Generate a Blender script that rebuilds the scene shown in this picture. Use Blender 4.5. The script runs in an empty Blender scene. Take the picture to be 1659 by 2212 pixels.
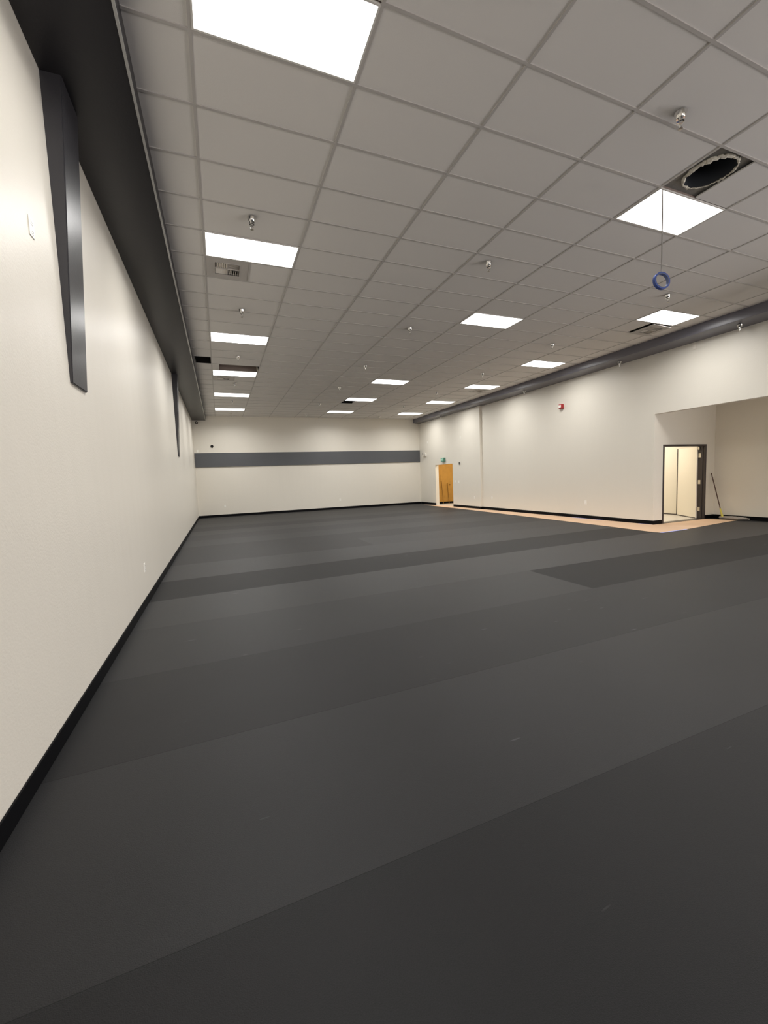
import bpy, bmesh, math, random
from mathutils import Vector, Matrix
random.seed(7)
SC = bpy.context.scene
COL = SC.collection
H = 4.713                 # ceiling height
TX, TY = 1.2192, 0.6096   # ceiling grid pitch
XL, XN, XF = -1.009, 10.68, 10.58   # left wall, right wall near part, right wall far part
YB, YR = 17.483, -9.6     # back wall, rear end of the hall
YA, XA = 4.07, 13.23      # alcove: wall with the door, side wall
YP = 11.70                # step in the right wall

# ---------------------------------------------------------------- materials
def mat(name, col, rough=.5, spec=.5, metal=0., bump=None, var=None, emit=None, coat=0.):
    m = bpy.data.materials.new(name); m.use_nodes = True
    nt = m.node_tree; N = nt.nodes; L = nt.links
    b = N['Principled BSDF']
    b.inputs['Base Color'].default_value = (*col, 1)
    b.inputs['Roughness'].default_value = rough
    b.inputs['Specular IOR Level'].default_value = spec
    b.inputs['Metallic'].default_value = metal
    b.inputs['Coat Weight'].default_value = coat; b.inputs['Coat Roughness'].default_value = .18
    tc = N.new('ShaderNodeTexCoord')
    if var:                      # (scale, amount)
        n = N.new('ShaderNodeTexNoise'); n.inputs['Scale'].default_value = var[0]; n.inputs['Detail'].default_value = 3
        L.new(tc.outputs['Object'], n.inputs['Vector'])
        mx = N.new('ShaderNodeMix'); mx.data_type = 'RGBA'
        mx.inputs[6].default_value = (*[c * (1 - var[1]) for c in col], 1)
        mx.inputs[7].default_value = (*[min(1, c * (1 + var[1])) for c in col], 1)
        L.new(n.outputs['Fac'], mx.inputs[0]); L.new(mx.outputs[2], b.inputs['Base Color'])
    if bump:                     # list of (scale, strength, distance, stretch xyz)
        prev = None
        for sc, st, di, stre in bump:
            mp = N.new('ShaderNodeMapping'); mp.inputs['Scale'].default_value = stre
            L.new(tc.outputs['Object'], mp.inputs['Vector'])
            n = N.new('ShaderNodeTexNoise'); n.inputs['Scale'].default_value = sc; n.inputs['Detail'].default_value = 2
            L.new(mp.outputs[0], n.inputs['Vector'])
            bp = N.new('ShaderNodeBump'); bp.inputs['Strength'].default_value = st; bp.inputs['Distance'].default_value = di
            L.new(n.outputs['Fac'], bp.inputs['Height'])
            if prev: L.new(prev.outputs[0], bp.inputs['Normal'])
            prev = bp
        L.new(prev.outputs[0], b.inputs['Normal'])
    if emit:
        b.inputs['Emission Color'].default_value = (*emit[0], 1); b.inputs['Emission Strength'].default_value = emit[1]
    return m

M = {}
EM = 22.5; SPREAD = 156            # radiance of the light panels
M['wall'] = mat('wall_paint', (.79, .75, .665), .42, .40, var=(.5, .02),
                bump=[(70, .28, .004, (1, 1, 1)), (1.5, .8, .028, (1, 1, .22))])
M['tile'] = mat('acoustic_tile', (.82, .795, .765), .95, .15, bump=[(160, .25, .002, (1, 1, 1))])
M['tbar'] = mat('grid_bar_paint', (.56, .535, .51), .45, .5)
M['bead_bright'] = mat('bead_highlight_grey', (.42, .42, .41), .3, .5)  # pale grey carries the highlight along the left beam's corner
M['tile_edge'] = M['tbar']
M['dark'] = mat('charcoal_satin_paint', (.022, .021, .024), .38, .32, var=(2, .12), bump=[(60, .25, .002, (1, 1, 1))])
M['brack'] = mat('charcoal_bracket_paint', (.045, .044, .050), .32, .5, var=(2, .12), bump=[(60, .3, .002, (1, 1, 1))])
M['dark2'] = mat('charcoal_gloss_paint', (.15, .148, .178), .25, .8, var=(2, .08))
M['darkband'] = mat('charcoal_flat_paint', (.100, .104, .112), .5, .4, var=(.6, .1))
M['base'] = mat('black_vinyl', (.002, .002, .003), .5, .12)
M['white'] = mat('white_plastic', (.93, .91, .85), .35, .5)
M['slot'] = mat('dark_slot', (.02, .02, .02), .7, .2)
M['chrome'] = mat('chrome', (.75, .74, .72), .12, .5, 1.)
M['lens'] = mat('lit_diffuser', (.9, .9, .9), .6, .2, emit=((1.0, .985, .96), 5.0))
M['frame'] = mat('fixture_frame', (.8, .78, .74), .4, .5)
M['housing'] = mat('fixture_housing', (.30, .24, .21), .6, .3)
M['black'] = mat('plenum_black', (.012, .011, .010), .9, .1)
M['plenum'] = mat('plenum_grey', (.16, .14, .12), .9, .1)
M['ductin'] = mat('duct_inside', (.05, .055, .065), .5, .5, .3)
M['duct'] = mat('duct_sheet', (.20, .195, .18), .45, .5, .4, bump=[(9, .5, .02, (1, 1, 1))])
M['fibre'] = mat('torn_insulation', (.75, .70, .60), .9, .1, var=(30, .35), bump=[(40, .8, .01, (1, 1, 1))])
M['vent'] = mat('vent_panel', (.56, .53, .50), .5, .4)
M['vslat'] = mat('vent_slat', (.85, .80, .72), .4, .5)
M['red'] = mat('red_plastic', (.42, .02, .025), .3, .5)
M['green'] = mat('green_sign', (.08, .22, .15), .4, .5)
M['greenlt'] = mat('sign_letters', (.5, .75, .62), .4, .5, emit=((.5, .9, .7), .3))
M['wood'] = mat('maple_veneer', (.50, .27, .055), .4, .4, var=(5, .18))
M['wood2'] = mat('brown_pole', (.26, .13, .02), .5, .3)
M['bronze'] = mat('bronze_paint', (.035, .026, .026), .35, .5)
M['cream'] = mat('cream_paint', (.80, .75, .64), .45, .4)
M['steel'] = mat('brushed_steel', (.62, .58, .50), .3, .5, .8)
M['conc'] = mat('pale_floor', (.70, .66, .60), .25, .5, var=(4, .1))
M['paper'] = mat('kraft_paper', (.66, .46, .31), .8, .2, var=(1.2, .08), bump=[(3, .3, .01, (1, 1, 1))])
M['tape'] = mat('lavender_tape', (.42, .44, .78), .6, .3)
M['tapeblue'] = mat('blue_tape', (.07, .12, .40), .45, .5)
M['tapecore'] = mat('blue_grey_core', (.16, .20, .34), .6, .4)
M['handle'] = mat('mop_handle', (.10, .055, .04), .5, .4)
M['yellow'] = mat('yellow_clamp', (.62, .56, .10), .4, .5)
M['mop'] = mat('grey_mop_yarn', (.36, .33, .30), .95, .1, var=(60, .4), bump=[(60, 1, .01, (1, 1, 1))])
M['wire'] = mat('grey_wire', (.40, .38, .36), .8, .1)

def floor_material():
    m = bpy.data.materials.new('rubber_rolls'); m.use_nodes = True
    nt = m.node_tree; N = nt.nodes; L = nt.links; b = N['Principled BSDF']
    tc = N.new('ShaderNodeTexCoord')
    at = N.new('ShaderNodeAttribute'); at.attribute_name = 'tone'
    mr = N.new('ShaderNodeMapRange'); mr.inputs['To Min'].default_value = .003; mr.inputs['To Max'].default_value = .019
    L.new(at.outputs['Fac'], mr.inputs['Value'])
    # cloudy wear
    n1 = N.new('ShaderNodeTexNoise'); n1.inputs['Scale'].default_value = .9; n1.inputs['Detail'].default_value = 4
    L.new(tc.outputs['Object'], n1.inputs['Vector'])
    r1 = N.new('ShaderNodeMapRange'); r1.inputs['From Min'].default_value = .3; r1.inputs['From Max'].default_value = .7
    r1.inputs['To Min'].default_value = .86; r1.inputs['To Max'].default_value = 1.16
    L.new(n1.outputs['Fac'], r1.inputs['Value'])
    # fine granule speckle
    n2 = N.new('ShaderNodeTexNoise'); n2.inputs['Scale'].default_value = 260; n2.inputs['Detail'].default_value = 2
    L.new(tc.outputs['Object'], n2.inputs['Vector'])
    r2 = N.new('ShaderNodeMapRange'); r2.inputs['From Min'].default_value = .3; r2.inputs['From Max'].default_value = .7
    r2.inputs['To Min'].default_value = .75; r2.inputs['To Max'].default_value = 1.3
    L.new(n2.outputs['Fac'], r2.inputs['Value'])
    m1 = N.new('ShaderNodeMath'); m1.operation = 'MULTIPLY'; L.new(mr.outputs[0], m1.inputs[0]); L.new(r1.outputs[0], m1.inputs[1])
    m2 = N.new('ShaderNodeMath'); m2.operation = 'MULTIPLY'; L.new(m1.outputs[0], m2.inputs[0]); L.new(r2.outputs[0], m2.inputs[1])
    # sparse short scuffs
    mp = N.new('ShaderNodeMapping'); mp.inputs['Scale'].default_value = (1.2, 7, 1); mp.inputs['Rotation'].default_value = (0, 0, .5)
    L.new(tc.outputs['Object'], mp.inputs['Vector'])
    n3 = N.new('ShaderNodeTexNoise'); n3.inputs['Scale'].default_value = 3.2; n3.inputs['Detail'].default_value = 1
    L.new(mp.outputs[0], n3.inputs['Vector'])
    r3 = N.new('ShaderNodeMapRange'); r3.inputs['From Min'].default_value = .76; r3.inputs['From Max'].default_value = .82
    r3.inputs['To Min'].default_value = 0; r3.inputs['To Max'].default_value = .06
    L.new(n3.outputs['Fac'], r3.inputs['Value'])
    ad = N.new('ShaderNodeMath'); ad.operation = 'ADD'; L.new(m2.outputs[0], ad.inputs[0]); L.new(r3.outputs[0], ad.inputs[1])
    cb = N.new('ShaderNodeCombineColor')
    for i, k in enumerate((.99, .995, 1.08)):
        mm = N.new('ShaderNodeMath'); mm.operation = 'MULTIPLY'; mm.inputs[1].default_value = k
        L.new(ad.outputs[0], mm.inputs[0]); L.new(mm.outputs[0], cb.inputs[i])
    L.new(cb.outputs[0], b.inputs['Base Color'])
    b.inputs['Sheen Weight'].default_value = .035; b.inputs['Sheen Roughness'].default_value = .5
    rr = N.new('ShaderNodeMapRange'); rr.inputs['To Min'].default_value = .62; rr.inputs['To Max'].default_value = .48
    L.new(at.outputs['Fac'], rr.inputs['Value']); L.new(rr.outputs[0], b.inputs['Roughness'])
    rs = N.new('ShaderNodeMapRange'); rs.inputs['To Min'].default_value = .16; rs.inputs['To Max'].default_value = .38
    L.new(at.outputs['Fac'], rs.inputs['Value']); L.new(rs.outputs[0], b.inputs['Specular IOR Level'])
    bp = N.new('ShaderNodeBump'); bp.inputs['Strength'].default_value = .35; bp.inputs['Distance'].default_value = .003
    L.new(n2.outputs['Fac'], bp.inputs['Height']); L.new(bp.outputs[0], b.inputs['Normal'])
    return m
M['floor'] = floor_material()

# ---------------------------------------------------------------- helpers
class MB:
    def __init__(s): s.bm = bmesh.new()
    def box(s, x0, x1, y0, y1, z0, z1, mtx=None):
        v = [s.bm.verts.new((x, y, z)) for z in (z0, z1) for y in (y0, y1) for x in (x0, x1)]
        for f in ((0, 2, 3, 1), (4, 5, 7, 6), (0, 1, 5, 4), (2, 6, 7, 3), (0, 4, 6, 2), (1, 3, 7, 5)):
            s.bm.faces.new([v[i] for i in f])
        if mtx: bmesh.ops.transform(s.bm, matrix=mtx, verts=v)
        return v
    def poly(s, pts): return s.bm.faces.new([s.bm.verts.new(p) for p in pts])
    def prism(s, pts, z0, z1):      # polygon in xy extruded in z
        a = [s.bm.verts.new((x, y, z0)) for x, y in pts]; b = [s.bm.verts.new((x, y, z1)) for x, y in pts]
        n = len(pts); s.bm.faces.new(a[::-1]); s.bm.faces.new(b)
        for i in range(n): s.bm.faces.new((a[i], a[(i + 1) % n], b[(i + 1) % n], b[i]))
    def lathe(s, prof, n=20, mtx=None, caps=True):   # profile of (radius, z)
        rings = []
        for r, z in prof:
            rings.append([s.bm.verts.new((r * math.cos(2 * math.pi * k / n), r * math.sin(2 * math.pi * k / n), z)) for k in range(n)])
        for a, b in zip(rings, rings[1:]):
            for k in range(n): s.bm.faces.new((a[k], a[(k + 1) % n], b[(k + 1) % n], b[k]))
        if caps: s.bm.faces.new(rings[0][::-1]); s.bm.faces.new(rings[-1])
        vs = [v for r in rings for v in r]
        if mtx: bmesh.ops.transform(s.bm, matrix=mtx, verts=vs)
        return vs
    def tube(s, pts, r, n=8, closed=False):
        pts = [Vector(p) for p in pts]; rings = []; m = len(pts)
        for i, p in enumerate(pts):
            if closed: t = (pts[(i + 1) % m] - pts[i - 1]).normalized()
            else: t = (pts[min(i + 1, m - 1)] - pts[max(i - 1, 0)]).normalized()
            u = t.cross(Vector((0, 0, 1)) if abs(t.z) < .9 else Vector((1, 0, 0))).normalized(); w = t.cross(u)
            rr = r[i] if isinstance(r, (list, tuple)) else r
            rings.append([s.bm.verts.new(p + (u * math.cos(2 * math.pi * k / n) + w * math.sin(2 * math.pi * k / n)) * rr) for k in range(n)])
        prs = list(zip(rings, rings[1:])) + ([(rings[-1], rings[0])] if closed else [])
        for a, b in prs:
            for k in range(n): s.bm.faces.new((a[k], a[(k + 1) % n], b[(k + 1) % n], b[k]))
        if not closed: s.bm.faces.new(rings[0][::-1]); s.bm.faces.new(rings[-1])
    def bevel(s, w, seg=2):
        bmesh.ops.bevel(s.bm, geom=[e for e in s.bm.edges if e.calc_length() > w * 2.2], offset=w, segments=seg, affect='EDGES', profile=.6)
    def build(s, name, m, parent=None, smooth=False):
        bmesh.ops.recalc_face_normals(s.bm, faces=s.bm.faces)
        me = bpy.data.meshes.new(name); s.bm.to_mesh(me); s.bm.free()
        me.materials.append(m)
        if smooth:
            for p in me.polygons: p.use_smooth = True
            try: me.set_sharp_from_angle(angle=math.radians(38))
            except Exception: pass
        o = bpy.data.objects.new(name, me); COL.objects.link(o)
        if parent: o.parent = parent
        return o

def struct(o): o['kind'] = 'structure'; return o
def tag(o, label, cat, group=None):
    o['label'] = label; o['category'] = cat
    if group: o['group'] = group
    return o
def thing(name, label, cat, loc=(0, 0, 0), rot=(0, 0, 0), group=None):
    o = bpy.data.objects.new(name, None); o.empty_display_size = .1; COL.objects.link(o)
    o.location = loc; o.rotation_euler = rot
    return tag(o, label, cat, group)
def dup(o, label=None, loc=None, rot=None):
    c = o.copy(); COL.objects.link(c)
    if loc: c.location = loc
    if rot: c.rotation_euler = rot
    if label: c['label'] = label
    for ch in o.children:
        d = ch.copy(); COL.objects.link(d); d.parent = c
        for g in ch.children:
            e = g.copy(); COL.objects.link(e); e.parent = d
    return c

# ---------------------------------------------------------------- floor
bm = bmesh.new()
tone = []
# seams between the rubber rolls: y at the left wall and at x = 13.3
seams = [(-9.7, -9.7), (-7.95, -7.9), (-6.75, -6.7), (-5.55, -5.5), (-4.35, -4.3), (-3.15, -3.12), (-1.955, -1.925), (-.79, -.65), (.37, .64), (1.61, 1.72),
         (2.79, 3.32), (4.0, 4.42), (5.42, 5.5), (6.65, 6.7), (7.85, 7.9), (9.05, 9.1), (10.25, 10.3), (11.45, 11.5), (12.7, 12.7), (13.9, 13.9), (15.1, 15.1), (16.3, 16.3), (17.6, 17.6)]
tones = [.5, .5, .5, .5, .55, .42, .66, .50, .62, .78, .22, .72, .6, .5, .66, .56, .7, .45, .6, .5, .45, .35]
X0, X1 = -1.05, 13.4
def sy(s, x): return s[0] + (s[1] - s[0]) * (x - X0) / (X1 - X0)
def fq(x0, x1, a, b, t):
    n = 6
    for i in range(n):
        u, v = x0 + (x1 - x0) * i / n, x0 + (x1 - x0) * (i + 1) / n
        f = bm.faces.new([bm.verts.new((u, sy(a, u), 0)), bm.verts.new((v, sy(a, v), 0)), bm.verts.new((v, sy(b, v), 0)), bm.verts.new((u, sy(b, u), 0))])
        tone.append(t)
for i, t in enumerate(tones):
    a, b = seams[i], seams[i + 1]
    a2 = (a[0] + .0025, a[1] + .0025)
    fq(X0, X1, a, a2, max(0, t - .5))          # the dark joint line itself
    if i == 8: fq(X0, 4.38, a2, b, .64); fq(4.38, X1, a2, b, .12)
    elif i == 7: fq(X0, X1, a2, b, t)
    elif i == 12: fq(X0, 3.2, a2, b, .5); fq(3.2, X1, a2, b, .66)
    else: fq(X0, X1, a2, b, t)
me = bpy.data.meshes.new('floor'); bm.to_mesh(me); bm.free()
me.materials.append(M['floor'])
at = me.attributes.new('tone', 'FLOAT', 'FACE'); at.data.foreach_set('value', tone)
struct(bpy.data.objects.new('floor', me)); COL.objects.link(bpy.data.objects['floor'])
b = MB(); b.box(10.60, 13.4, 4.10, 8.2, -.06, .004); struct(b.build('floor_side_room', M['conc']))
b = MB(); b.box(10.60, 12.6, 13.6, 16.5, -.06, .004); struct(b.build('floor_vestibule', M['conc']))
b = MB(); b.box(-1.3, 13.6, -9.9, 17.8, -.2, -.07); struct(b.build('floor_slab', M['conc']))

# ---------------------------------------------------------------- walls
HT = H + .9
def wall(name, boxes, m=None):
    b = MB()
    for q in boxes: b.box(*q)
    return struct(b.build(name, m or M['wall']))
wall('wall_left', [(XL - .2, XL, YR - .2, YB + .2, -.07, HT)])
wall('wall_back', [(XL, XF, YB, YB + .2, -.07, HT)])
wall('wall_rear', [(XL, XA + .2, YR - .2, YR, -.07, HT)])
D1A, D1B, D1H = 13.985, 15.72, 2.11      # wooden door opening
wall('wall_right_far', [(XF, XF + .19, YP, D1A, -.07, HT), (XF, XF + .19, D1A, D1B, D1H, HT), (XF, XF + .19, D1B, YB + .2, -.07, HT)])
HDR = 2.921
wall('wall_right', [(XN, XN + .16, YA, YP, -.07, HT), (XN, XN + .16, YR, YA, HDR, HT)])
FX0, FX1, FZ = 11.03, 12.845, 2.125      # metal door frame, outer
wall('wall_alcove', [(XN + .16, FX0 + .02, YA, YA + .17, -.07, 3.6), (FX1 - .02, XA + .2, YA, YA + .17, -.07, 3.6), (FX0 + .02, FX1 - .02, YA, YA + .17, FZ - .02, 3.6)])
wall('wall_alcove_side', [(XA, XA + .12, YR, YA, -.07, 3.6)])
wall('ceiling_alcove', [(XN + .16, XA + .12, YR, YA, 3.5, 3.6)])
# room behind the metal frame
wall('wall_side_room', [(13.38, 13.5, YA + .17, 8.2, -.07, 2.9), (XN + .16, 13.5, 8.2, 8.3, -.07, 2.9)], M['cream'])
wall('ceiling_side_room', [(XN + .16, 13.5, YA + .17, 8.3, 2.8, 2.9)], M['white'])
# vestibule behind the wooden door opening
wall('wall_vestibule', [(12.5, 12.6, 13.5, 16.6, -.07, 2.9), (XF + .19, 12.6, 13.5, 13.6, -.07, 2.9)])
wall('ceiling_vestibule', [(XF + .19, 12.6, 13.5, 16.6, 2.6, 2.7)])
b = MB(); b.box(XF + .19, 12.5, 16.27, 16.33, .10, 2.6)
b.box(11.18, 11.19, 16.262, 16.28, .10, 2.6)
struct(b.build('wall_wood_panel', M['wood']))

# baseboards (black cove base)
BH, BT = .108, .010
def base(name, boxes):
    b = MB()
    for x0, x1, y0, y1 in boxes: b.box(x0, x1, y0, y1, 0, BH)
    b.bevel(.003, 1)
    return struct(b.build(name, M['base']))
base('baseboard_left', [(XL, XL + BT, YR, YB)])
base('baseboard_back', [(XL + BT, XF - BT, YB - BT, YB)])
base('baseboard_right_far', [(XF - BT, XF, D1B, YB - BT), (XF - BT, XF, YP - BT, D1A), (XF, XN - BT, YP - BT, YP)])
base('baseboard_right', [(XN - BT, XN, YA - BT, YP - BT), (XN, FX0, YA - BT, YA)])
base('baseboard_alcove', [(FX1, XA - BT, YA - BT, YA), (XA - BT, XA, YR, YA)])
base('baseboard_vestibule', [(XF + .19, 12.5, 16.255, 16.27)])
b = MB(); b.box(13.368, 13.38, YA + .17, 8.2, 0, .03); struct(b.build('baseboard_side_room', M['bronze']))

# ---------------------------------------------------------------- soffit beams along both walls
SLX, SLZ = -.42, H - .205
b = MB()
b.box(XL, SLX, YR, YB, SLZ, H + .05); b.bevel(.012, 3)
tl = struct(b.build('trim_left_beam', M['dark'], smooth=True))
b = MB(); b.box(SLX - .016, SLX + .003, YR, YB, SLZ - .004, SLZ + .004); b.build('bead_highlight', M['bead_bright'], tl)  # thin corner strip, paler than the beam to draw its bright highlight line
SRX = 10.246
b = MB()
pr = [(SRX, H + .05), (SRX, H - .20), (XN + .05, H - .262), (XN + .05, H + .05)]
va = [b.bm.verts.new((x, YR, z)) for x, z in pr]; vb = [b.bm.verts.new((x, YB, z)) for x, z in pr]
b.bm.faces.new(va); b.bm.faces.new(vb[::-1])
for i in range(4): b.bm.faces.new((va[i], va[(i + 1) % 4], vb[(i + 1) % 4], vb[i]))
b.bevel(.010, 3)
struct(b.build('trim_right_beam', M['dark2'], smooth=True))

# tapered wall brackets under the left beam
def bracket(y0, label):
    b = MB()
    zt, zb, w = SLZ + .005, 2.34, .365
    xt, xb = XL + .132, XL + .018
    x_ = XL + .0005; p = [(x_, zb), (xb, zb), (xt, zt), (x_, zt)]
    va = [b.bm.verts.new((x, y0, z)) for x, z in p]; vb = [b.bm.verts.new((x, y0 + w, z)) for x, z in p]
    b.bm.faces.new(va); b.bm.faces.new(vb[::-1])
    for i in range(4): b.bm.faces.new((va[i], va[(i + 1) % 4], vb[(i + 1) % 4], vb[i]))
    bmesh.ops.bevel(b.bm, geom=[e for e in b.bm.edges if abs(e.verts[0].co.x - XL) > .005 and abs(e.verts[1].co.x - XL) > .005], offset=.006, segments=2, affect='EDGES')
    o = b.build('tapered_bracket', M['brack'], smooth=True)
    return tag(o, label, 'bracket', 'charcoal tapered brackets under the left beam')
bracket(.41, 'large charcoal tapered bracket on the left wall close to the switch plate')
bracket(9.0, 'narrow-looking charcoal tapered bracket far down the left wall near the back corner')

b = MB(); b.box(XL + .02, XF - .004, YB - .045, YB, 2.362, 3.008); b.bevel(.004, 1)
tag(b.build('wall_band', M['darkband']), 'long charcoal horizontal panel mounted across the beige back wall', 'wall panel')

# ---------------------------------------------------------------- ceiling tiles and grid
LIGHTS = [(0, -1), (0, 4), (0, 10), (0, 15), (0, 20), (0, 25), (4, 0), (4, 6), (4, 15), (4, 20), (4, 25), (7, 4), (7, 10), (7, 15), (7, 20), (7, 25)]
BACKL = [(4, -6), (4, -11), (7, -2), (7, -8), (7, -13)]
FW = .024
cx0, cx1 = SLX, SRX
ry0 = -15
custom = {  # cell -> list of x intervals that carry a tile
    (4, -1): [(5.486, 6.096)], (0, 5): [(.6096, TX)], (-1, 13): [(SLX, -.372)], (0, 14): [(0, .185)],
    (4, 21): [(5.40, 6.096)], (7, 5): [(8.534, 9.10)], (0, 16): [(.6096, TX)], (7, 16): [(8.534, 9.144)]}
bt = MB(); bg = MB()
for c in range(-1, 9):
    for r in range(ry0, 29):
        x0, x1 = max(c * TX, cx0), min((c + 1) * TX, cx1)
        y0, y1 = max(r * TY, YR), min((r + 1) * TY, YB)
        if x1 - x0 < .02 or y1 - y0 < .02: continue
        if (c, r) in LIGHTS: continue
        for a, e in custom.get((c, r), [(x0, x1)]):
            z = H + .007
            bt.box(a, e, y0, y1, z, z + .016)
        # cross bar at the near edge of this cell
        bg.box(x0 + FW / 2 if c > -1 else x0, x1 - FW / 2 if c < 8 else x1, y0 - FW / 2, y0 + FW / 2, H - .001, H + .008)
for c in range(0, 9):
    bg.box(c * TX - FW / 2, c * TX + FW / 2, YR, YB, H - .001, H + .008)
for (a, r) in ((.6096, 5), (.6096, 16), (9.144, 16)):
    bg.box(a - FW / 2, a + FW / 2, r * TY + FW / 2, (r + 1) * TY - FW / 2, H - .001, H + .008)
ceiling = struct(bt.build('ceiling', M['tile']))
bg.build('ceiling_grid', M['tbar'], ceiling)
b = MB(); b.box(XL - .2, XA + .2, YR - .2, YB + .2, HT, HT + .1); struct(b.build('ceiling_deck', M['plenum']))

# ---------------------------------------------------------------- ceiling lights
def make_light(label):
    t = thing('ceiling_light', label, 'ceiling light', (TX / 2, TY / 2, H), group='rectangular light panels in the ceiling grid')
    hx, hy = TX / 2 - .012, TY / 2 - .012
    b = MB(); f = .014
    for q in ((-hx, hx, -hy, -hy + f), (-hx, hx, hy - f, hy), (-hx, -hx + f, -hy + f, hy - f), (hx - f, hx, -hy + f, hy - f)): b.box(*q, -.003, .012)
    b.build('frame', M['frame'], t)
    b = MB(); b.box(-hx + f, hx - f, -hy + f, hy - f, .001, .006); b.build('diffuser', M['lens'], t)
    b = MB(); b.box(-hx, hx, -hy, hy, .0125, .10); b.build('housing', M['housing'], t)
    return t
LL = ['largest white light panel, cut by the top edge beside the left beam',
      'lit white panel beside the left beam, with a slatted vent just behind it',
      'lit white panel beside the left beam, third from the front in its column',
      'lit white panel beside the left beam, with an open ceiling gap along its front',
      'lit white panel beside the left beam, last but one before the back wall',
      'small lit panel beside the left beam, closest to the back wall',
      'lit white diamond-looking panel crossed by a thin dark wire',
      'lit white panel in the middle column, directly behind the wire-crossed one',
      'lit white panel in the middle column, third from the front',
      'lit white panel in the middle column with a small dark gap at its corner',
      'small lit panel in the middle column, closest to the back wall',
      'lit white panel near the right beam, just behind the hanging blue tape roll',
      'lit white panel near the right beam, second from the front in its column',
      'lit white panel near the right beam, middle one of the five in its column',
      'lit white panel near the right beam, last but one before the back wall',
      'small lit panel by the far end of the right beam, closest to the back wall']
L0 = None
for (c, r), lab in zip(LIGHTS, LL):
    loc = ((c + .5) * TX, (r + .5) * TY, H)
    if L0 is None: L0 = make_light(lab); L0.location = loc
    else: dup(L0, lab, loc)
def area(name, loc, sx, sy_, e, col=(1, 1, 1), rot=(0, 0, 0), spread=180):
    l = bpy.data.lights.new(name, 'AREA'); l.spread = math.radians(spread); l.shape = 'RECTANGLE'; l.size = sx; l.size_y = sy_; l.energy = e; l.color = col
    o = bpy.data.objects.new(name, l); COL.objects.link(o); o.location = loc; o.rotation_euler = rot; return o
for c, r in BACKL + LIGHTS:     # downward beam of every fixture
    area('panel_lamp', ((c + .5) * TX, (r + .5) * TY, H - .004), 1.17, .56, EM * math.pi * 1.17 * .56, (1, .985, .96), spread=SPREAD)
area('added_side_fill', (13.15, -5.4, 1.75), 2.9, 7.6, 660, (1, .96, .98), (0, math.radians(97), 0))  # added fill out of view, no known window; lifts ceiling and left wall
area('added_rear_fill', (5.5, YR + .05, 1.75), 11.5, 2.9, 230, (1, .96, .98), (math.radians(95), 0, 0))  # added fill at the unseen rear end, brightens ceiling and back wall
area('side_room_lamp', (12.2, 5.9, 2.78), .6, 1.2, 46, (1, .93, .82))
area('vestibule_lamp', (11.5, 14.9, 2.58), .6, .6, 26, (1, .90, .74))

# ---------------------------------------------------------------- sprinklers
def make_sprinkler(label):
    t = thing('sprinkler_head', label, 'sprinkler', (0, 0, H), group='chrome pendant sprinklers along the ceiling')
    b = MB(); b.lathe([(.050, .0), (.052, -.004), (.044, -.030), (.036, -.052), (.034, -.054)], 24); b.build('escutcheon', M['chrome'], t, True)
    b = MB(); b.lathe([(.018, -.05), (.018, -.072), (.030, -.074), (.030, -.080), (.015, -.082), (.012, -.095)], 20)
    for s in (-1, 1): b.tube([(s * .014, 0, -.09), (s * .019, 0, -.11), (s * .004, 0, -.135)], .0035, 6)
    b.tube([(0, 0, -.09), (0, 0, -.14)], .003, 6)
    b.build('body', M['chrome'], t, True)
    b = MB(); b.lathe([(.004, -.134), (.019, -.138), (.019, -.140), (.004, -.142)], 16); b.build('deflector', M['steel'], t, True)
    return t
sp = [(4.06, -.73, 'large chrome sprinkler at upper right, near the torn duct opening'),
      (.55, 1.99, 'chrome sprinkler just in front of the panel with the slatted vent'),
      (.57, 4.78, 'chrome sprinkler between the second and third panels of the left column'),
      (3.96, 1.98, 'chrome sprinkler alone on plain tiles in front of the middle column panel'),
      (3.99, 4.78, 'small chrome sprinkler on plain tiles left of the middle column panel'),
      (.62, 7.70, 'small chrome sprinkler in front of the open ceiling gap'),
      (.64, 10.6, 'small chrome sprinkler behind the panel with the open gap'),
      (.66, 13.5, 'tiny chrome sprinkler between the last two panels of the left column'),
      (.68, 16.55, 'tiny chrome sprinkler between the left column and the back wall'),
      (4.02, 7.77, 'small sprinkler left of the third middle column panel'),
      (4.04, 10.5, 'tiny sprinkler left of the panel with the dark corner gap'),
      (4.05, 13.6, 'tiny sprinkler left of the last middle column panel'),
      (4.06, 16.45, 'tiny sprinkler by the back wall, left of the last middle column panel'),
      (7.94, 1.95, 'chrome sprinkler right below the hanging blue tape roll'),
      (7.96, 4.82, 'small sprinkler in front of the second panel near the right beam'),
      (7.94, 7.73, 'small sprinkler in front of the middle panel of the right column'),
      (7.90, 10.6, 'tiny sprinkler in front of the last but one right column panel'),
      (7.88, 13.6, 'tiny sprinkler in front of the last right column panel'),
      (7.86, 16.55, 'tiny sprinkler close to the back wall beside the right beam end')]
S0 = None
for x, y, lab in sp:
    if S0 is None: S0 = make_sprinkler(lab); S0.location = (x, y, H - .001)
    else: dup(S0, lab, (x, y, H - .001))
for x, y, lab in ((10.46, 2.1, 'sprinkler under the right beam at the right edge of the photo'),
                  (10.47, 4.93, 'sprinkler under the right beam, the first one right of the red alarm'),
                  (10.47, 8.75, 'sprinkler under the right beam, the first one left of the red alarm'),
                  (10.47, 14.8, 'tiny sprinkler under the right beam above the wooden door')):
    o = dup(S0, lab, (x, y, H - .231)); o['group'] = 'sprinklers under the right beam'
bpy.data.objects['sprinkler_head'].location = (4.06, -.73, H - .001)

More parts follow.
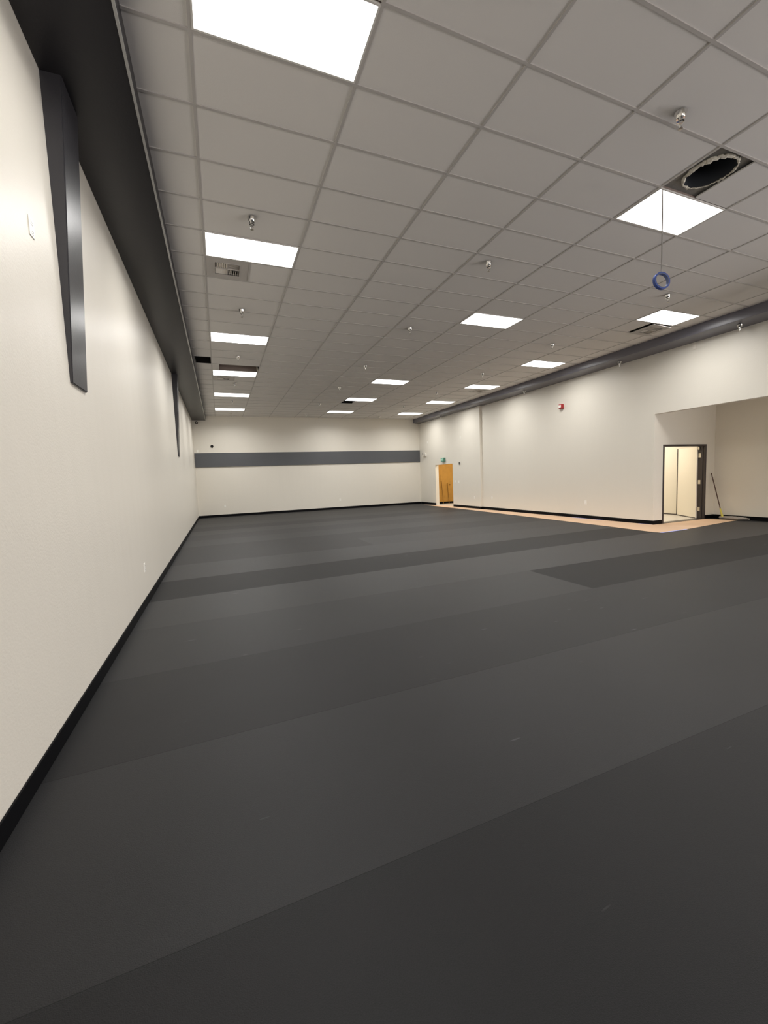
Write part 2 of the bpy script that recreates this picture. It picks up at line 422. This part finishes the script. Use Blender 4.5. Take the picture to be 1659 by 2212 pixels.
# ---------------------------------------------------------------- ceiling vents
def vent(x0, y0, label, grille=(.13, .13, .34, .34), loc_z=0, tilt=0, style=0):
    t = thing('ceiling_vent', label, 'vent', (x0, y0, H), (0, 0, 0), 'square vent panels in the ceiling grid')
    s = .6096; e = .014; gx, gy, gw, gh = grille
    b = MB()      # panel with a square opening
    for q in ((e, s - e, e, gy), (e, s - e, gy + gh, s - e), (e, gx, gy, gy + gh), (gx + gw, s - e, gy, gy + gh)): b.box(*q, .002, .012)
    b.build('panel', M['vent'], t)
    b = MB(); b.box(gx - .01, gx + gw + .01, gy - .01, gy + gh + .01, .15, .16); b.build('backing', M['black'], t)
    b = MB(); f = .008
    for q in ((gx - f, gx + gw + f, gy - f, gy), (gx - f, gx + gw + f, gy + gh, gy + gh + f), (gx - f, gx, gy, gy + gh), (gx + gw, gx + gw + f, gy, gy + gh)): b.box(*q, -.004, .03)
    b.box(gx + gw / 2 - .004, gx + gw / 2 + .004, gy, gy + gh, -.002, .02); b.box(gx, gx + gw, gy + gh / 2 - .004, gy + gh / 2 + .004, -.002, .02)
    b.build('grille_frame', M['vent'], t)
    b = MB(); n = 6
    hw, hh = gw / 2, gh / 2
    for k in range(n):
        u = (k + .5) / n
        for qx, qy in ((0, 0), (1, 1)):     # quadrants with slats seen edge on
            cx = gx + qx * hw + u * hw
            m = Matrix.Translation((cx, 0, .014)) @ Matrix.Rotation(math.radians(-38 if qx == 0 else 38), 4, 'Y')
            b.box(-.0015, .0015, gy + qy * hh + .004, gy + (qy + 1) * hh - .004, -.012, .012, m)
        for qx, qy in ((1, 0), (0, 1)):
            cy = gy + qy * hh + u * hh
            m = Matrix.Translation((0, cy, .014)) @ Matrix.Rotation(math.radians(-40 if qy == 0 else 40), 4, 'X')
            b.box(gx + qx * hw + .004, gx + (qx + 1) * hw - .004, -.0015, .0015, -.012, .012, m)
    b.build('slats', M['vslat'], t)
    return t
vent(0, 5 * TY, 'grey square ceiling vent with black slots directly behind the second left light panel')
vent(0, 16 * TY, 'ceiling vent with pale slats just behind the panel with the open gap')
vr = vent(9.15, 5 * TY, 'ceiling vent hanging slightly low beside the right beam behind a light panel')
vr.location.z = H - .02; vr.rotation_euler = (0, math.radians(1.6), 0)
vent(7.5 * TX, 16 * TY, 'faint ceiling vent behind the middle right column light panel')
# black return opening beside the left beam
t = thing('return_grille', 'black rectangular opening in the ceiling right beside the left beam', 'vent', (0, 0, 0))
b = MB()
x0, x1, y0, y1 = -.372, -.012, 7.925, 8.534
for q in ((x0, x0 + .012, y0, y1), (x1 - .012, x1, y0, y1), (x0, x1, y0, y0 + .012), (x0, x1, y1 - .012, y1)): b.box(*q, H + .001, H + .03)
b.build('frame', M['black'], t)
b = MB(); b.box(x0, x1, y0, y1, H + .05, H + .06)
for k in range(14): b.box(x0 + .012, x1 - .012, y0 + .03 + k * .04, y0 + .033 + k * .04, H + .012, H + .035)
b.build('slats', M['black'], t)

# torn duct opening
t = thing('open_duct', 'open ceiling gap showing a round duct mouth with torn pale insulation', 'duct', (0, 0, 0))
hx0, hx1, hy0, hy1 = 4.889, 5.486, -.598, -.012
b = MB(); zc = H + .035; cx, cy = (hx0 + hx1) / 2 + .03, (hy0 + hy1) / 2; R_ = .245; n = 48
ring = [b.bm.verts.new((cx + R_ * math.cos(2 * math.pi * k / n), cy + R_ * math.sin(2 * math.pi * k / n), zc)) for k in range(n)]
sq = []
for k in range(n):
    a = 2 * math.pi * k / n; c_, s_ = math.cos(a), math.sin(a); m_ = max(abs(c_), abs(s_)); sq.append(b.bm.verts.new((cx + .34 * c_ / m_, cy + .34 * s_ / m_, zc)))
lo = [b.bm.verts.new((v.co.x, v.co.y, H + .025)) for v in sq]
for k in range(n):
    j = (k + 1) % n; b.bm.faces.new((ring[k], ring[j], sq[j], sq[k])); b.bm.faces.new((sq[k], sq[j], lo[j], lo[k]))
b.build('sheet_boot', M['duct'], t)
b = MB(); b.lathe([(R_, 0), (R_ * .98, .15), (R_ * .95, .30), (R_ * .9, .55), (.001, .56)], 40, Matrix.Translation((cx, cy, zc)), caps=False); b.build('round_duct', M['ductin'], t, True)
b = MB(); pts = []; rad = []
for k in range(96):
    a = 2 * math.pi * k / 96
    j = random.uniform(-.006, .006)
    pts.append((cx + (R_ - .004 + j) * math.cos(a), cy + (R_ - .004 + j) * math.sin(a), zc - .008 + random.uniform(-.008, .006)))
    w = .010 + .016 * max(0, math.cos(a - 3.5)) + .004 * math.sin(9 * a) + random.uniform(-.003, .003)
    rad.append(max(.004, w if not (.2 < a < 1.5) else w * .5))
b.tube(pts, rad, 7, closed=True)
b.build('torn_insulation', M['fibre'], t, True)

# open gap in front of the fourth left light, and the dark gap near the middle light
t = thing('ceiling_gap', 'missing ceiling tile in front of a left light panel showing brown inside', 'ceiling gap', (0, 0, 0))
b = MB(); y0, y1 = 14 * TY + .012, 15 * TY - .012
b.box(.19, 1.205, y1 + .02, y1 + .04, H + .10, H + .5); b.box(.17, .185, y0, y1, H + .02, H + .4)
b.box(.19, 1.205, y0, y1 + .02, H + .45, H + .47)
b.build('lining', M['housing'], t)
b = MB()
m = Matrix.Translation((1.19, y1 - .12, H + .06)) @ Matrix.Rotation(math.radians(25), 4, 'X')
b.box(-.004, .012, -.10, .10, -.05, .06, m); b.build('torn_edge', M['fibre'], t)
t = thing('corner_gap', 'small dark open square in the ceiling at the corner of a middle light panel', 'ceiling gap', (0, 0, 0))
b = MB(); b.box(4.89, 5.40, 21 * TY, 22 * TY, H + .08, H + .09); b.box(4.89, 5.40, 22 * TY - .02, 22 * TY - .014, H + .01, H + .09); b.build('lining', M['black'], t)

# ---------------------------------------------------------------- hanging wire and tape roll
wx, wy = 4.935, .02
b = MB(); wp = []
for k in range(24):
    u = k / 23; wp.append((wx + .004 * math.sin(u * 9), wy + .003 * math.sin(u * 7 + 1), H + .004 - u * (H + .004 - 3.80)))
b.tube(wp, .0075, 6); tag(b.build('hanging_wire', M['wire']), 'thin dark wire hanging down in front of a light panel', 'wire')
t = thing('tape_roll', 'roll of blue tape hanging in mid-air from the thin wire', 'tape roll', (wx, wy, 3.703), (0, math.radians(6), math.radians(76)))
b = MB(); Ro, Ri, W = .100, .080, .017
rx = Matrix.Rotation(math.radians(90), 4, 'Y')
def annulus(ro, ri, w, name, m):
    b = MB(); n = 40
    P = []
    for rr, xx in ((ro, -w), (ro, w), (ri, w), (ri, -w)):
        P.append([b.bm.verts.new((xx, rr * math.cos(2 * math.pi * k / n), rr * math.sin(2 * math.pi * k / n))) for k in range(n)])
    for i in range(4):
        for k in range(n): b.bm.faces.new((P[i][k], P[i][(k + 1) % n], P[(i + 1) % 4][(k + 1) % n], P[(i + 1) % 4][k]))
    return b.build(name, m, t, True)
annulus(Ro, Ri + .006, W, 'tape', M['tapeblue']); annulus(Ri + .006, Ri, W + .001, 'core', M['tapecore'])

# ---------------------------------------------------------------- electrical plates
def plate(name, loc, axis, w, h, label, cat, kind='outlet', group=None):
    """axis: direction the plate faces: +x, -x or -y"""
    rz = {'+x': math.pi / 2, '-x': -math.pi / 2, '-y': 0}[axis]
    t = thing(name, label, cat, loc, (0, 0, rz), group)
    b = MB(); b.box(-w / 2, w / 2, -.006, 0, -h / 2, h / 2); b.bevel(.002, 2); b.build('cover_plate', M['white'], t)
    if kind == 'outlet':
        for s in (-1, 1):
            b = MB(); b.box(-.017, .017, -.0085, -.004, s * .028 - .014, s * .028 + .014); b.bevel(.002, 1); q = b.build('socket', M['white'], t)
            b = MB()
            for dx in (-.007, .007): b.box(dx - .0015, dx + .0015, -.0092, -.0080, s * .028 - .004, s * .028 + .006)
            b.build('slots', M['slot'], q)
    elif kind == 'switch':
        for s in ((-1, 1) if w > .1 else (0,)):
            b = MB(); b.box(s * .023 - .005, s * .023 + .005, -.020, -.005, -.012, .012); b.build('toggle', M['white'], t)
    return t
G = 'white outlets low on the walls'
plate('wall_outlet', (XL, 2.72, .489), '+x', .07, .115, 'white outlet low on the left wall above the black baseboard', 'outlet', group=G)
plate('wall_outlet', (.154, YB, .50), '-y', .075, .118, 'white outlet low on the back wall, left one below the dark panel', 'outlet', group=G)
plate('wall_outlet', (5.82, YB, .49), '-y', .075, .118, 'white outlet low on the back wall, right one toward the far corner', 'outlet', group=G)
plate('wall_outlet', (XF, 12.19, .495), '-x', .075, .118, 'white outlet low on the right wall, left of the vertical wall step', 'outlet', group=G)
plate('wall_outlet', (XN, 11.04, .51), '-x', .075, .118, 'white outlet low on the right wall, just right of the vertical wall step', 'outlet', group=G)
plate('wall_outlet', (XN, 6.25, .51), '-x', .085, .125, 'white outlet low on the right wall below the red alarm', 'outlet', group=G)
plate('television_outlet', (XL, -.065, 3.185), '+x', .075, .115, 'white double outlet plate high on the left wall beside the large bracket', 'outlet')
plate('light_switch', (XF, 13.72, 1.23), '-x', .07, .115, 'narrow white switch plate right of the wooden door, left of its pair', 'switch', 'switch', 'switch plates by the wooden door')
plate('light_switch', (XF, 13.47, 1.215), '-x', .12, .115, 'wider white switch plate right of the wooden door, right of its pair', 'switch', 'switch', 'switch plates by the wooden door')
plate('blank_plate', (XF, 13.25, 3.30), '-x', .07, .14, 'small white plate high on the right wall above the light switches', 'wall plate', 'blank', 'blank plates high on the walls')
plate('blank_plate', (XF, 16.50, 3.36), '-x', .07, .115, 'small white plate high on the right wall next to the back corner', 'wall plate', 'blank', 'blank plates high on the walls')
plate('blank_plate', (-.86, YB, 3.11), '-y', .07, .115, 'small white plate just above the left end of the dark panel', 'wall plate', 'blank', 'blank plates high on the walls')
t = thing('thermostat', 'small dark grey box on the right wall above the light switches', 'thermostat', (XF, 13.35, 2.08))
b = MB(); b.box(-.03, 0, -.035, .035, -.06, .06); b.bevel(.004, 2); b.build('body', mat('grey_plastic', (.12, .12, .11), .4), t)
b = MB(); b.box(-.034, -.028, -.026, .026, .0, .04); b.build('screen', M['slot'], t)

# sprinkler conduits under the right beam
for y, z0, z1, lab in ((3.12, 4.29, 4.452, 'short pale stub on the right wall under the beam near the alcove'), (9.77, 4.33, 4.452, 'short pale stub on the right wall under the beam left of the alarm')):
    b = MB(); b.box(XN - .02, XN, y - .03, y + .03, z0, z1); b.bevel(.004, 2)
    tag(b.build('conduit_stub', M['vslat']), lab, 'conduit', 'pale stubs under the right beam')

# ---------------------------------------------------------------- fire alarm
t = thing('fire_alarm', 'red fire alarm box with white strobe high on the right wall', 'fire alarm', (XN, 7.18, 3.655))
b = MB(); b.box(-.105, 0, -.06, .06, -.07, .075); b.bevel(.006, 2); b.build('housing', M['red'], t)
b = MB(); b.box(-.128, -.104, -.045, .045, -.045, .045); b.bevel(.01, 2); b.build('strobe', M['white'], t)
b = MB()
for k in range(3): b.box(-.1065, -.1045, -.04, .04, -.062 + k * .006, -.059 + k * .006)
b.build('speaker_slots', M['slot'], t)

# ---------------------------------------------------------------- exit sign and emergency light
t = thing('exit_sign', 'green exit sign on the wall above the wooden door', 'exit sign', (XF, 14.80, 2.33))
b = MB(); b.box(-.10, 0, -.155, .155, -.10, .10); b.bevel(.006, 2); b.build('housing', M['green'], t)
b = MB(); b.box(-.106, -.099, -.13, .13, -.075, .075); b.build('face', mat('sign_face', (.20, .42, .32), .4), t)
cu = bpy.data.curves.new('letters', 'FONT'); cu.body = 'EXIT'; cu.size = .135; cu.extrude = .002; cu.align_x = 'CENTER'; cu.align_y = 'CENTER'
tmp = bpy.data.objects.new('letters_curve', cu); COL.objects.link(tmp)
dg = bpy.context.evaluated_depsgraph_get(); dg.update()
lm = bpy.data.meshes.new_from_object(tmp.evaluated_get(dg)); bpy.data.objects.remove(tmp)
lm.materials.clear(); lm.materials.append(M['greenlt'])
o = bpy.data.objects.new('letters', lm); COL.objects.link(o); o.parent = t
o.location = (-.108, 0, 0); o.rotation_euler = (math.pi / 2, 0, -math.pi / 2)
t = thing('emergency_light', 'white twin-head emergency light on the right wall beside the dark panel end', 'emergency light', (XF, 16.78, 2.70))
b = MB(); b.box(-.06, 0, -.13, .13, -.06, .05); b.bevel(.008, 2); b.build('housing', M['white'], t)
for s in (-1, 1):
    q = MB(); m = Matrix.Translation((-.085, s * .085, .075)) @ Matrix.Rotation(math.radians(-70), 4, 'Y')
    q.lathe([(.022, -.05), (.045, -.02), (.055, .03), (.05, .032)], 18, m); hd = q.build('lamp_head', M['white'], t, True)
    q = MB(); q.lathe([(.046, .033), (.040, .036)], 18, m); q.build('lamp_lens', M['slot'], hd, True)
    q = MB(); q.tube([(-.03, s * .085, .045), (-.06, s * .085, .07)], .008, 8); q.build('bracket_arm', M['white'], t)

# camera ring and dark round hole on the back wall
t = thing('dome_camera', 'small round dark camera on the back wall right under the left beam', 'camera', (-.81, YB, 4.40))
mY = Matrix.Rotation(math.pi / 2, 4, 'X')
b = MB(); b.lathe([(.060, 0), (.060, .03), (.034, .04)], 24, mY); b.build('ring', M['black'], t, True)
b = MB(); b.lathe([(.033, .034), (.028, .05), (.012, .058)], 20, mY); b.build('lens', M['vslat'], t, True)
t = thing('pipe_stub', 'black round hole cap on the back wall above the dark panel', 'pipe', (-.229, YB, 3.32))
b = MB(); b.lathe([(.062, 0), (.062, .03), (.045, .035)], 24, mY); b.build('collar', M['black'], t, True)
b = MB(); b.lathe([(.044, .034), (.02, .037)], 24, mY); b.build('cap', M['slot'], t, True)

# ---------------------------------------------------------------- door 1 (wood, far right wall)
b = MB(); x0, x1 = XF + .13, XF + .19
b.box(XF + .001, XF + .189, D1B - .006, D1B, 0, D1H); b.box(XF + .001, XF + .189, D1A, D1A + .006, 0, D1H); b.box(XF + .001, XF + .189, D1A, D1B, D1H - .006, D1H)
d1 = struct(b.build('door_1', M['wall']))
b = MB(); m = Matrix.Translation((11.75, 16.27, 1.03)) @ Matrix.Rotation(math.pi / 2, 4, 'X')
b.lathe([(.032, 0), (.032, .008), (.014, .012), (.014, .035), (.030, .045), (.030, .062), (.02, .07)], 20, m)
b.build('door_knob', M['wood2'], d1, True)
for (xa, za, xb, lab) in ((11.23, 1.24, 11.25, 'taller thin brown pole leaning inside the wooden doorway'), (11.60, 1.12, 11.61, 'shorter thin brown pole leaning inside the wooden doorway')):
    b = MB(); b.tube([(xb, 16.12, .004), (xa, 16.245, za)], .016, 10)
    tag(b.build('wooden_pole', M['wood2'], smooth=True), lab, 'pole', 'poles leaning in the wooden doorway')

# ---------------------------------------------------------------- door 2 (bronze frame, alcove)
b = MB(); f = .052; ya, yb = YA - .012, YA + .185
b.box(FX0, FX0 + f, ya, yb, 0, FZ); b.box(FX1 - f, FX1, ya, yb, 0, FZ); b.box(FX0 + f, FX1 - f, ya, yb, FZ - f, FZ)
b.box(FX0 + f, FX0 + f + .016, ya + .06, ya + .11, 0, FZ - f); b.box(FX1 - f - .016, FX1 - f, ya + .06, ya + .11, 0, FZ - f)
b.bevel(.003, 1)
d2 = struct(b.build('door_2', M['bronze']))
b = MB(); b.box(FX0 + f, FX1 - f, ya, yb, .0, .008); b.build('threshold', M['bronze'], d2)
hx, hy = FX1 - f - .004, YA + .19
ang = math.atan2(.863, .505)
mm = Matrix.Translation((hx, hy, 0)) @ Matrix.Rotation(ang, 4, 'Z')
b = MB(); b.box(.012, .985, -.022, .022, .012, FZ - f - .004); bmesh.ops.transform(b.bm, matrix=mm, verts=b.bm.verts); leaf = b.build('door_leaf', M['cream'], d2)
b = MB(); b.box(.955, 1.0, -.026, .026, .012, FZ - f - .004); bmesh.ops.transform(b.bm, matrix=mm, verts=b.bm.verts); b.build('edge_strip', M['bronze'], leaf)
b = MB(); b.box(.012, .985, .022, .0235, .012, .03); bmesh.ops.transform(b.bm, matrix=mm, verts=b.bm.verts); b.build('bottom_seal', M['bronze'], leaf)
for z in (1.82, 1.06, .28):
    b = MB(); b.box(FX1 - f - .004, FX1 - f, YA + .10, YA + .165, z - .057, z + .057)
    b.tube([(hx - .004, hy - .005, z - .06), (hx - .004, hy - .005, z + .06)], .009, 10)
    b.box(hx - .004, hx + .03, hy - .012, hy - .008, z - .057, z + .057)
    b.build('hinge', M['steel'], d2)
b = MB(); b.box(FX1 - f - .05, FX1 - f - .004, YA + .12, YA + .17, 1.985, 2.06); b.build('closer_bracket', M['steel'], d2)
b = MB(); b.box(-.004, .012, -.022, .022, .012, FZ - f - .004); bmesh.ops.transform(b.bm, matrix=mm, verts=b.bm.verts); b.build('hinge_edge', M['vslat'], leaf)

# ---------------------------------------------------------------- kraft paper along the right wall
pp = [(10.15, 16.35), (10.05, 12.4), (9.85, 9.0), (9.70, 6.5), (9.55, 4.4), (9.44, 3.20), (9.49, 3.05), (10.4, 3.06), (11.2, 3.15), (12.0, 3.25), (13.02, 3.36),
      (12.85, 4.03), (FX0 + .3, 4.035), (XN, 4.04), (XN - .03, 4.03), (XN - .03, 6.0), (XN - .06, 9.0), (XN - .10, YP - .05), (XF - .03, 12.5), (XF - .02, D1A), (XF + .15, 14.1), (XF + .05, 14.9), (XF - .05, 15.4)]
b = MB(); b.prism(pp, .0035, .0065)
tag(b.build('kraft_paper', M['paper']), 'tan protective paper laid on the floor along the right wall and alcove door', 'paper')
def tape(pts, lab):
    b = MB(); b.prism(pts, .0066, .0074); tag(b.build('masking_tape', M['tape']), lab, 'tape', 'lavender tape strips on the tan paper')
tape([(9.44, 3.06), (9.47, 3.0), (10.42, 3.02), (10.42, 3.09)], 'lavender tape strip along the front edge of the tan paper')
tape([(XN - .045, 5.55), (XN - .012, 5.55), (XN - .012, 6.75), (XN - .085, 6.75)], 'pale tape strip by the black baseboard beneath the right wall outlet')
tape([(XN - .04, 4.10), (XN - .012, 4.10), (XN - .012, 4.45), (XN - .05, 4.45)], 'short tape piece on the paper at the wall corner by the alcove')

# ---------------------------------------------------------------- mop in the alcove
t = thing('dust_mop', 'mop with dark handle and yellow clamp leaning in the alcove corner', 'mop', (0, 0, 0))
p0 = Vector((13.03, 3.72, .06)); p1 = Vector((13.07, 4.052, 1.305))
d = (p1 - p0)
b = MB(); b.tube([p0 + d * .17, p1], [.013, .012], 12); b.build('handle', M['handle'], t, True)
b = MB(); b.tube([p0, p0 + d * .08, p0 + d * .20], [.030, .024, .017], 12); b.build('clamp', M['yellow'], t, True)
b = MB(); n = 26
pts = []; rad = []
for k in range(n):
    u = k / (n - 1)
    pts.append((13.045 + .02 * math.sin(3 * u), 3.80 - u * .70, .034)); rad.append(.03 + .045 * math.sin(math.pi * min(1, u * 1.05 + .05)) ** .6 + random.uniform(-.004, .004))
b.tube(pts, rad, 12)
for v in b.bm.verts: v.co.z = .004 + max(0, (v.co.z - (.034 - .075))) * .66
b.build('mop_head', M['mop'], t, True)

# ---------------------------------------------------------------- world, camera, output
w = bpy.data.worlds.new('World'); SC.world = w; w.use_nodes = True
w.node_tree.nodes['Background'].inputs[0].default_value = (.5, .5, .5, 1); w.node_tree.nodes['Background'].inputs[1].default_value = .3
cam = bpy.data.cameras.new('camera'); co = bpy.data.objects.new('camera', cam); COL.objects.link(co); SC.camera = co
R = Vector((0.92717653, -0.37252517, -0.03960657)); U = Vector((0.0675351, 0.06221787, 0.99577505)); F = Vector((0.36848703, 0.92593409, -0.08284547))
mw = Matrix.Identity(4)
for i in range(3): mw[i][0], mw[i][1], mw[i][2] = R[i], U[i], -F[i]
mw[0][3], mw[1][3], mw[2][3] = -0.02145, -3.37004, 1.53482
co.matrix_world = mw
cam.sensor_fit = 'HORIZONTAL'; cam.sensor_width = 36; cam.lens = 883.06 / 1659 * 36; cam.clip_start = .02; cam.clip_end = 100
SC.view_settings.view_transform = 'Standard'; SC.view_settings.look = 'None'; SC.view_settings.gamma = 1; SC.view_settings.exposure = 0
SC.view_settings.use_curve_mapping = False
SC.cycles.use_denoising = True
SC.cycles.max_bounces = 10; SC.cycles.diffuse_bounces = 7; SC.cycles.glossy_bounces = 4
SC.cycles.sample_clamp_indirect = 6
SC.cycles.caustics_reflective = False; SC.cycles.caustics_refractive = False
